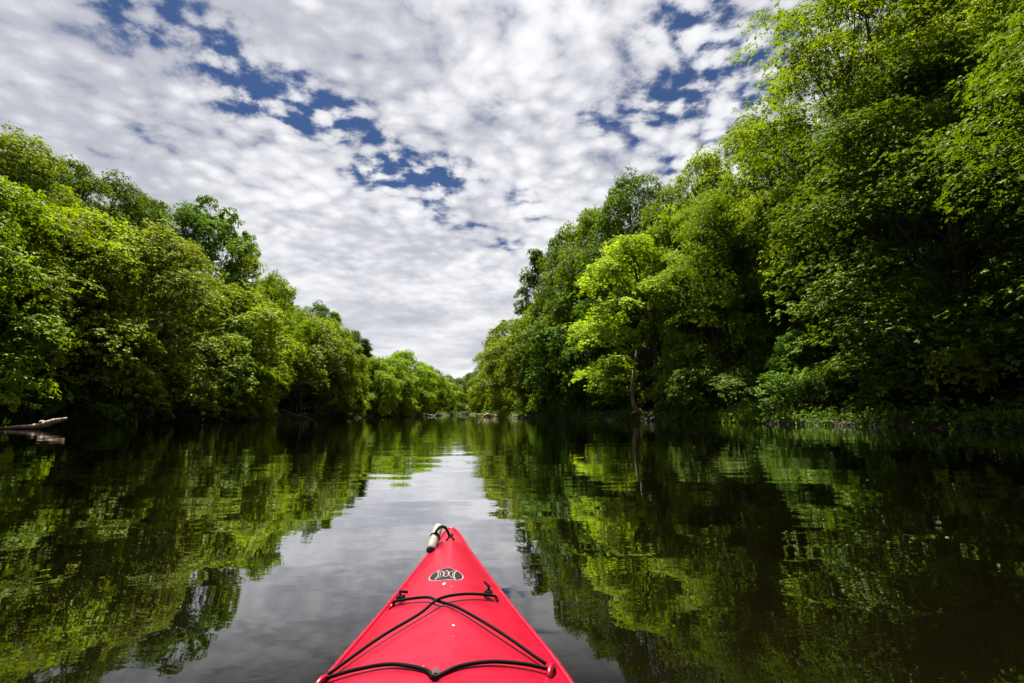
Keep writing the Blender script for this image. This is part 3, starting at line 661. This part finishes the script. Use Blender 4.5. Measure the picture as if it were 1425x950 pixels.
for (x, y, rz, ln, lb) in [(-35.4, 43.0, 0.3, 4.0, 'dark fallen branch dipping into the water behind the pale forked log'), (-34.6, 60.0, 0.5, 3.4, 'bare broken branch slanting into the water between the dead twig and the shore stump'),
        (-33.0, 80.0, 0.2, 4.5, 'fallen trunk lying out from the left shore under the grey green rounded tree'), (14.9, 45.0, 2.6, 3.0, 'thin bare branch slanting down to the water right of the exposed roots'),
        (20.6, 30.5, 2.9, 4.2, 'dark fallen limb low over the shaded water at the right'), (6.0, 73.0, 2.8, 4.0, 'bare limb dipping into the water left of the yellow green tree')]:
    wood('fallen_branch', lb, 'branch', [([(-ln * 0.55, 0, 1.5), (-ln * 0.2, 0.1, 0.75), (ln * 0.2, 0, 0.3), (ln * 0.5, -0.1, -0.1)], [0.13, 0.12, 0.09, 0.04], 14),
        ([(-ln * 0.1, 0.1, 0.6), (ln * 0.1, 0.4, 0.8), (ln * 0.3, 0.7, 0.9)], [0.05, 0.035, 0.01], 7), ([(ln * 0.1, 0, 0.38), (ln * 0.3, -0.4, 0.5), (ln * 0.42, -0.6, 0.8)], [0.045, 0.03, 0.01], 7)], BARKPALE, (x, y, 0.05), rz)
def clearing_grass():
    rng = np.random.default_rng(21); C = []; 
    for _ in range(260):
        d = rng.random() * 5.0 + 0.1; y = 38.5 + rng.normal() * 1.8; x = xr(y) + d
        C.append((x, y, ground_z(x, y) + 0.15))
    C = np.array(C); me = leaf_mesh('clearing_grass', C, np.tile([-0.5, -0.4, 1.0], (len(C), 1)) + rng.normal(size=C.shape) * 0.25, np.full(len(C), 0.45), 26, 0.16, 0.05, rng, droop=-0.9, thick=0.2)
    tag(obj('clearing_grass', me, LEAF['lemon']), 'bright yellow green grass on the open slope of the right bank', 'grass', None, 'stuff')
clearing_grass()
# pale specks drifting on the water
def specks():
    rnd = random.Random(4)
    bm = bmesh.new(); pts = [(0.025 * math.cos(a) * (1 + 0.35 * math.sin(2 * a)), 0.014 * math.sin(a)) for a in [i * math.pi / 6 for i in range(12)]]
    lo = [bm.verts.new((x, y, -0.001)) for x, y in pts]; hi = [bm.verts.new((x * 0.8, y * 0.8, 0.006)) for x, y in pts]; bm.faces.new(hi)
    for i in range(12): bm.faces.new((lo[i], lo[(i + 1) % 12], hi[(i + 1) % 12], hi[i]))
    me = bpy.data.meshes.new('floating_petal'); bm.to_mesh(me); bm.free(); me.materials.append(material('dull_petal', (0.14, 0.135, 0.11), 0.9)[0])
    for k in range(20):
        y = rnd.uniform(3.0, 30.0) if k > 12 else rnd.uniform(2.4, 8); x = rnd.uniform(-0.95, 0.95) * y
        if abs(x + 0.11 * y) < 0.6 and y < 4: continue
        if -9 < x < 5 and rnd.random() < 0.7: continue
        o = obj('floating_petal', me, None); o.location = (x, y, 0.002); o.rotation_euler = (0, 0, rnd.uniform(0, 6.28)); s = rnd.uniform(0.4, 0.9) * (0.3 + y * 0.045); o.scale = (s, s, s)
        tag(o, 'tiny pale petal drifting on the dark water', 'petal', 'petals scattered on the water')
specks()
#WOOD_END

# ------------------------------------------------------------------ kayak
#KAYAK_BEGIN
def table(T, x):
    xs = [a for a, _ in T]; ys = [b for _, b in T]; n = len(xs); x = min(max(x, xs[0]), xs[-1]); i = max(j for j in range(n - 1) if xs[j] <= x)
    def m(k):
        if k == 0: return (ys[1] - ys[0]) / (xs[1] - xs[0])
        if k == n - 1: return (ys[-1] - ys[-2]) / (xs[-1] - xs[-2])
        a = (ys[k] - ys[k - 1]) / (xs[k] - xs[k - 1]); b = (ys[k + 1] - ys[k]) / (xs[k + 1] - xs[k])
        return 0 if a * b <= 0 else 2 * a * b / (a + b)
    h = xs[i + 1] - xs[i]; t = (x - xs[i]) / h
    return (2 * t**3 - 3 * t**2 + 1) * ys[i] + (t**3 - 2 * t**2 + t) * h * m(i) + (-2 * t**3 + 3 * t**2) * ys[i + 1] + (t**3 - t**2) * h * m(i + 1)
SH = [(-1.62, .34), (-1.2, .295), (-.5, .258), (.3, .252), (1.2, .27), (1.55, .283), (2.08, .305), (2.39, .338)]
HW = [(-1.62, .006), (-1.4, .11), (-1.0, .235), (-.4, .325), (.2, .335), (.7, .322), (1.21, .267), (1.56, .193), (2.09, .085), (2.33, .032), (2.39, .010)]
CR = [(-1.62, .01), (-1.2, .04), (-.6, .05), (.3, .06), (.8, .080), (1.03, .083), (1.09, .068), (1.2, .064), (1.5, .058), (2.0, .045), (2.15, .036), (2.20, .018), (2.28, .012), (2.33, .012), (2.39, .005)]
def deck_z(u, s):
    hw = table(HW, s); t = min(1.0, abs(u) / hw)
    return table(SH, s) + table(CR, s) * (1 - (0.5 * t + 0.5 * t * t))
def on_deck(u, s, off): return Vector((u, s, deck_z(u, s) + off))

def kayak():
    root = tag(empty('kayak', (-0.022, 0, 0), R(6.1)), 'red plastic kayak with black deck cords pointing up the river', 'kayak')
    # red polyethylene, faintly scuffed
    red, g, b = material('red_plastic', (0.5, 0.002, 0.015), 0.33, 0.13)
    tc = g.node('ShaderNodeTexCoord').outputs['Object']
    n = g.noise(tc, 14, 5, 0.6); scr = g.noise(g.vmath('MULTIPLY', tc, (220, 30, 30)), 1.0, 2)
    v = g.node('ShaderNodeTexVoronoi'); g.put(v.inputs['Vector'], tc); v.inputs['Scale'].default_value = 17
    spot = g.math('MULTIPLY', g.ramp(v.outputs['Distance'], 0.035, 0.075, 1, 0), g.ramp(g.noise(tc, 6, 2), 0.50, 0.60))
    g.put(b.inputs['Base Color'], g.mix(spot, g.mix(g.ramp(n, 0.3, 0.7), (0.110, 0.0002, 0.0062, 1), (0.145, 0.0003, 0.0084, 1)), (0.25, 0.09, 0.09, 1)))
    g.put(b.inputs['Roughness'], g.math('ADD', g.math('MULTIPLY', n, 0.20), 0.22))
    bp = g.node('ShaderNodeBump'); bp.inputs['Strength'].default_value = 0.15; bp.inputs['Distance'].default_value = 0.002
    g.put(bp.inputs['Height'], g.math('ADD', n, g.math('MULTIPLY', scr, 0.3))); g.l.new(bp.outputs[0], b.inputs['Normal'])
    black = material('black_cord', (0.0028, 0.0020, 0.0017), 0.85, 0.06)[0]
    dark = material('black_plastic', (0.005, 0.005, 0.0055), 0.55, 0.2)[0]
    # deck, open at the cockpit
    ss = list(np.linspace(-1.62, 2.15, 150)) + list(np.linspace(2.158, 2.39, 40)); nu = 41
    us = [math.sin((j / (nu - 1) - 0.5) * math.pi) for j in range(nu)]
    hole = lambda u, s: (u / 0.235) ** 2 + ((s - 0.18) / 0.50) ** 2
    V = []; F = []
    for s in ss:
        hw = table(HW, s)
        for t in us: V.append((t * hw, s, deck_z(t * hw, s)))
    for i in range(len(ss) - 1):
        for j in range(nu - 1):
            q = (i * nu + j, i * nu + j + 1, (i + 1) * nu + j + 1, (i + 1) * nu + j)
            if min(hole(V[k][0], V[k][1]) for k in q) < 1: continue
            F.append(q)
    me = bpy.data.meshes.new('deck'); me.from_pydata(V, [], F); me.polygons.foreach_set('use_smooth', np.ones(len(F), bool)); me.update()
    obj('deck', me, red, root)
    # hull below the seam
    V = []; F = []; nh = 17
    for s in ss:
        hw = table(HW, s); sh = table(SH, s); kz = -0.10 + 0.40 * max(0, (s - 1.5) / 0.9) ** 2.2 + 0.40 * max(0, (-s - 0.9) / 0.75) ** 2.2; kz = min(kz, sh - 0.02)
        for j in range(nh):
            a = (j / (nh - 1) - 0.5) * math.pi
            V.append((hw * math.copysign(abs(math.sin(a)) ** 0.85, a), s, sh - 0.004 - (sh - kz) * abs(math.cos(a)) ** 0.8))
    for i in range(len(ss) - 1):
        for j in range(nh - 1): F.append((i * nh + j, (i + 1) * nh + j, (i + 1) * nh + j + 1, i * nh + j + 1))
    me = bpy.data.meshes.new('hull'); me.from_pydata(V, [], F); me.polygons.foreach_set('use_smooth', np.ones(len(F), bool)); me.update()
    obj('hull', me, red, root)
    # raised seam round the edge
    t = Tubes(); fine = [s for s in ss if -1.6 < s < 2.385]
    loop = [Vector((table(HW, s) - 0.001, s, table(SH, s))) for s in fine] + [Vector((0, 2.394, table(SH, 2.39)))] + [Vector((-table(HW, s) + 0.001, s, table(SH, s))) for s in reversed(fine)]
    t.add(loop, 0.0075, 8); obj('seam', t.mesh('seam'), red, root)
    # cockpit rim and seat
    t = Tubes(); rim = [on_deck(0.25 * math.sin(a), 0.18 + 0.52 * math.cos(a), 0.012) for a in np.linspace(0, 2 * math.pi, 65)]
    t.add(rim, 0.022, 10, cap=False); obj('cockpit_rim', t.mesh('cockpit_rim'), dark, root)
    bm = bmesh.new(); rows = []
    for (y, z) in [(0.28, 0.04), (0.2, 0.055), (0.05, 0.03), (-0.12, 0.03), (-0.2, 0.08), (-0.235, 0.2), (-0.26, 0.34)]:
        rows.append([bm.verts.new((x, y, z + 0.05 * (x / 0.2) ** 2)) for x in np.linspace(-0.2, 0.2, 9)])
    for a_, b_ in zip(rows, rows[1:]):
        for j in range(8): bm.faces.new((a_[j], a_[j + 1], b_[j + 1], b_[j]))
    bmesh.ops.solidify(bm, geom=bm.faces[:], thickness=0.02)
    me = bpy.data.meshes.new('seat'); bm.to_mesh(me); bm.free(); obj('seat', me, dark, root)
    # deck cords
    def cord(ctrl, n, name, r=0.0040):
        P = curve_pts([on_deck(u, s, o) for u, s, o in ctrl], n)
        P = [Vector((p.x, p.y, max(p.z, deck_z(p.x, p.y) + r * 0.8))) for p in P]
        tt = Tubes(); tt.add(P, r, 8); return obj(name, tt.mesh(name), black, root)
    cord([(-0.158, 1.597, .008), (-0.145, 1.590, .012), (-0.06, 1.53, .012), (-0.0216, 1.478, .010), (0.03, 1.435, .009), (0.13, 1.316, .014), (0.2227, 1.212, .010)], 40, 'deck_cord')
    cord([(0.142, 1.582, .008), (0.13, 1.579, .013), (0.05, 1.53, .014), (-0.0216, 1.472, .019), (-0.07, 1.42, .012), (-0.16, 1.34, .013), (-0.2568, 1.241, .010)], 40, 'deck_cord')
    cord([(-0.252, 1.228, .010), (-0.19, 1.215, .009), (-0.1125, 1.190, .007), (-0.0406, 1.135, .005), (-0.020, 1.094, .005), (-0.010, 1.094, .005), (0.0323, 1.136, .005), (0.0978, 1.169, .007), (0.17, 1.185, .009), (0.2218, 1.188, .010)], 60, 'deck_cord')
    # knots
    for (u, s, sg) in ((-0.137, 1.602, 1), (0.117, 1.588, -1)):
        tt = Tubes(); c = on_deck(u, s, 0.013)
        tt.add([c + Vector((0.008 * math.cos(a) * (1 + 0.3 * math.sin(2 * a)), 0.007 * math.sin(a), 0.004 * math.sin(3 * a))) for a in np.linspace(0, 4 * math.pi, 28)], 0.005, 7)
        tt.add([c, c + Vector((0.004 * -sg, 0.012, 0.014)), c + Vector((-0.010 if sg < 0 else 0.018, 0.022, 0.026 if sg < 0 else 0.008))], [0.005, 0.0045, 0.004], 7)
        obj('cord_knot', tt.mesh('cord_knot'), black, root)
    # moulded eyelets
    for (u, s, yaw) in ((0.232, 1.196, 0.5), (-0.262, 1.226, -0.5), (0.141, 1.584, 0.2), (-0.158, 1.597, -0.2)):
        big = 0.9 if s < 1.4 else 0.5; tt = Tubes(); c = on_deck(u, s, 0.0)
        tt.add([c + Vector((0.012 * big * math.cos(a) * math.cos(yaw), 0.026 * big * math.cos(a), 0.016 * big * math.sin(a) - 0.003)) for a in np.linspace(0, math.pi, 12)], [0.008 * big] * 12, 8)
        obj('eyelet', tt.mesh('eyelet'), red, root)
    # clip on the low cord
    bm = bmesh.new(); bmesh.ops.create_cube(bm, size=1.0); bmesh.ops.scale(bm, vec=(0.013, 0.026, 0.016), verts=bm.verts[:]); bmesh.ops.bevel(bm, geom=bm.edges[:], offset=0.003, segments=2, affect='EDGES')
    me = bpy.data.meshes.new('cord_clip'); bm.to_mesh(me); bm.free(); o = obj('cord_clip', me, dark, root); o.location = on_deck(-0.015, 1.094, 0.008)
    # carry handle tied to the bow
    hr = obj('carry_handle', handle_mesh(), handle_material(), root)
    tt = Tubes(); hc = HANDLE_C; ax = HANDLE_AX; side = ax.cross(Vector((0, 0, 1))).normalized()
    upv = side.cross(ax).normalized()
    tt.add([hc + ax * 0.004 * math.sin(a / 2) + (side * math.cos(a) + upv * math.sin(a)) * 0.0185 for a in np.linspace(0, 2 * math.pi, 20)], 0.0035, 6)
    knot = on_deck(0.0, 2.205, 0.012)
    for k in (0.0, 0.012):
        st = hc + ax * k * 0.6 + upv * 0.018
        P = curve_pts([st, st + Vector((0.018, 0.004 + k * 0.6, 0.020)), (st + knot) / 2 + Vector((0.010, 0.006 + k, 0.026)), knot + Vector((-0.006 + k * 0.3, 0.003, 0.004))], 16)
        tt.add(P, 0.0036, 7)
    for e in (Vector((-0.016, -0.040, -0.004)), Vector((0.014, -0.038, -0.004)), Vector((0.008, 0.016, 0.006))):
        q = knot + e; tt.add([knot, knot + e * 0.5 + Vector((0, 0, 0.004)), Vector((q.x, q.y, max(q.z, deck_z(q.x, q.y) + 0.003)))], 0.0038, 7)
    tt.add([knot + Vector((0.008 * math.cos(a), 0.007 * math.sin(a), 0.003 * math.sin(3 * a))) for a in np.linspace(0, 2 * math.pi, 12)], 0.0042, 7)
    obj('handle_cord', tt.mesh('handle_cord'), black, root)
    e = Tubes(); e.add([hc - ax * 0.0725, hc - ax * 0.058], [0.0185, 0.0187], 20); obj('end_cap', e.mesh('end_cap'), material('grip_end', (0.012, 0.008, 0.007), 0.8)[0], hr)
    # emblem: a dark dome with a pale border and pale crescents
    pale = material('emblem_pale', (0.16, 0.10, 0.10), 0.6, 0.15)[0]; grey = material('emblem_grey', (0.0045, 0.0038, 0.0042), 0.7, 0.05)[0]
    out = OUTLINE; cx = sum(p[0] for p in out) / len(out); cy_ = sum(p[1] for p in out) / len(out)
    def patch(name, pts, off, mat, step=0.006):
        pts = [Vector(p) for p in pts]; x0 = min(p.x for p in pts); x1 = max(p.x for p in pts); y0 = min(p.y for p in pts); y1 = max(p.y for p in pts)
        allp = list(pts); x = x0
        def inside(q):
            c = False; k = len(pts) - 1
            for i in range(len(pts)):
                if (pts[i].y > q.y) != (pts[k].y > q.y) and q.x < (pts[k].x - pts[i].x) * (q.y - pts[i].y) / (pts[k].y - pts[i].y) + pts[i].x: c = not c
                k = i
            return c
        while x < x1:
            y = y0
            while y < y1:
                q = Vector((x, y))
                if inside(q) and min((q - p).length for p in pts) > step * 0.4: allp.append(q)
                y += step
            x += step
        r = delaunay_2d_cdt(allp, [(i, (i + 1) % len(pts)) for i in range(len(pts))], [], 1, 1e-6)
        me = bpy.data.meshes.new(name); me.from_pydata([tuple(on_deck(v.x, v.y, off)) for v in r[0]], [], [tuple(f) for f in r[2]]); me.update()
        me.polygons.foreach_set('use_smooth', np.ones(len(me.polygons), bool))
        return me
    em = obj('emblem', patch('emblem', out, 0.0008, pale), pale, root)
    inner = []
    for i, p in enumerate(out):
        a = Vector(out[i - 1]); c = Vector(out[(i + 1) % len(out)]); tn = (c - a).normalized(); nrm = Vector((tn.y, -tn.x))
        if nrm.dot(Vector((cx, cy_)) - Vector(p)) < 0: nrm = -nrm
        inner.append(Vector(p) + nrm * 0.0030)
    obj('emblem_field', patch('emblem_field', inner, 0.0014, grey), grey, em)
    V = []; F = []
    for (ln, w) in STROKES:
        w *= 0.8; P = curve_pts([(a, c, 0) for a, c in ln], max(2, (len(ln) - 1) * 5 + 1)); k0 = len(V)
        for i, p in enumerate(P):
            tn = (P[min(i + 1, len(P) - 1)] - P[max(i - 1, 0)]).normalized(); nr = Vector((-tn.y, tn.x, 0))
            for sg in (-1, 1):
                q = p + nr * w * sg; V.append(tuple(on_deck(q.x, q.y, 0.0020)))
        for i in range(len(P) - 1): F.append((k0 + 2 * i, k0 + 2 * i + 1, k0 + 2 * i + 3, k0 + 2 * i + 2))
    me = bpy.data.meshes.new('emblem_lines'); me.from_pydata(V, [], F); me.update(); obj('emblem_lines', me, pale, em)
    # white sticker dot and a paint chip
    white = material('white_dot', (0.25, 0.24, 0.22), 0.5)[0]
    for (u, s, a, c) in ((-0.0127, 1.640, 0.0045, 0.009), (0.0176, 1.3451, 0.0032, 0.005)):
        pts = [(u + a * math.cos(k * math.pi / 6), s + c * math.sin(k * math.pi / 6)) for k in range(12)]
        obj('paint_chip', patch('paint_chip', pts, 0.0009, white, 0.004), white, root)
HANDLE_C = Vector((-0.062, 2.175, 0.352)); HANDLE_AX = Vector((0.18, 0.80, 0.48)).normalized()
def handle_mesh():
    t = Tubes(); a = HANDLE_AX; c = HANDLE_C
    st = [(-0.066, 0.0165), (-0.058, 0.018), (-0.02, 0.0182), (0.03, 0.018), (0.055, 0.0175), (0.063, 0.015), (0.067, 0.009)]
    t.add([c + a * k for k, _ in st], [r for _, r in st], 20); return t.mesh('carry_handle')
def handle_material():
    m, g, b = material('grip_foam', (0.62, 0.53, 0.43), 0.75, 0.3)
    tc = g.node('ShaderNodeTexCoord').outputs['Object']; n = g.noise(tc, 70, 4, 0.6)
    g.put(b.inputs['Base Color'], g.mix(g.ramp(n, 0.3, 0.75), (0.17, 0.15, 0.12, 1), (0.10, 0.075, 0.055, 1))); return m
OUTLINE = [(-0.0633, 1.7346), (-0.0610, 1.7525), (-0.0555, 1.7655), (-0.0464, 1.7776), (-0.0371, 1.7853), (-0.0287, 1.7897), (-0.0203, 1.7909), (-0.0116, 1.7906), (-0.0029, 1.7886), (0.0058, 1.7851), (0.0145, 1.7796), (0.0231, 1.7730), (0.0316, 1.7637), (0.0391, 1.7523), (0.0443, 1.7391), (0.0464, 1.7280), (0.0467, 1.7152), (0.045, 1.7028), (0.0407, 1.6906), (0.0325, 1.6797), (0.0234, 1.6730), (0.0094, 1.6702), (-0.0056, 1.6706), (-0.0208, 1.6755), (-0.0352, 1.6836), (-0.0456, 1.6910), (-0.0540, 1.7004), (-0.0597, 1.7117), (-0.0625, 1.7234)]
STROKES = [([(-0.0376, 1.7778), (-0.0337, 1.7566), (-0.0334, 1.7327), (-0.0363, 1.7157), (-0.0426, 1.6949)], 0.0016),
 ([(-0.0367, 1.7804), (-0.028, 1.7738), (-0.0213, 1.763), (-0.0177, 1.7469), (-0.0161, 1.726), (-0.0188, 1.7116), (-0.0278, 1.7054), (-0.0358, 1.7024), (-0.0436, 1.6949)], 0.0013),
 ([(-0.0311, 1.7714), (-0.0272, 1.7508), (-0.0265, 1.7269), (-0.032, 1.7087)], 0.0010),
 ([(-0.0065, 1.7604), (-0.0013, 1.7384), (-0.001, 1.7155), (-0.0033, 1.7034), (-0.0093, 1.6997), (-0.0147, 1.7122), (-0.0154, 1.7387), (-0.0116, 1.753), (-0.0065, 1.7604)], 0.0013),
 ([(-0.0135, 1.7284), (-0.0030, 1.7302)], 0.0012),
 ([(0.0264, 1.7658), (0.0191, 1.7399), (0.0171, 1.716), (0.0183, 1.6942), (0.0224, 1.6757)], 0.0016),
 ([(0.0243, 1.7645), (0.0148, 1.7568), (0.0074, 1.7473), (0.0023, 1.7365), (0.0005, 1.7185), (0.0039, 1.7027), (0.0112, 1.6886), (0.0214, 1.6752)], 0.0013),
 ([(0.018, 1.7495), (0.0129, 1.7274), (0.0131, 1.7049), (0.0173, 1.6875)], 0.0010)]
kayak()
#KAYAK_END
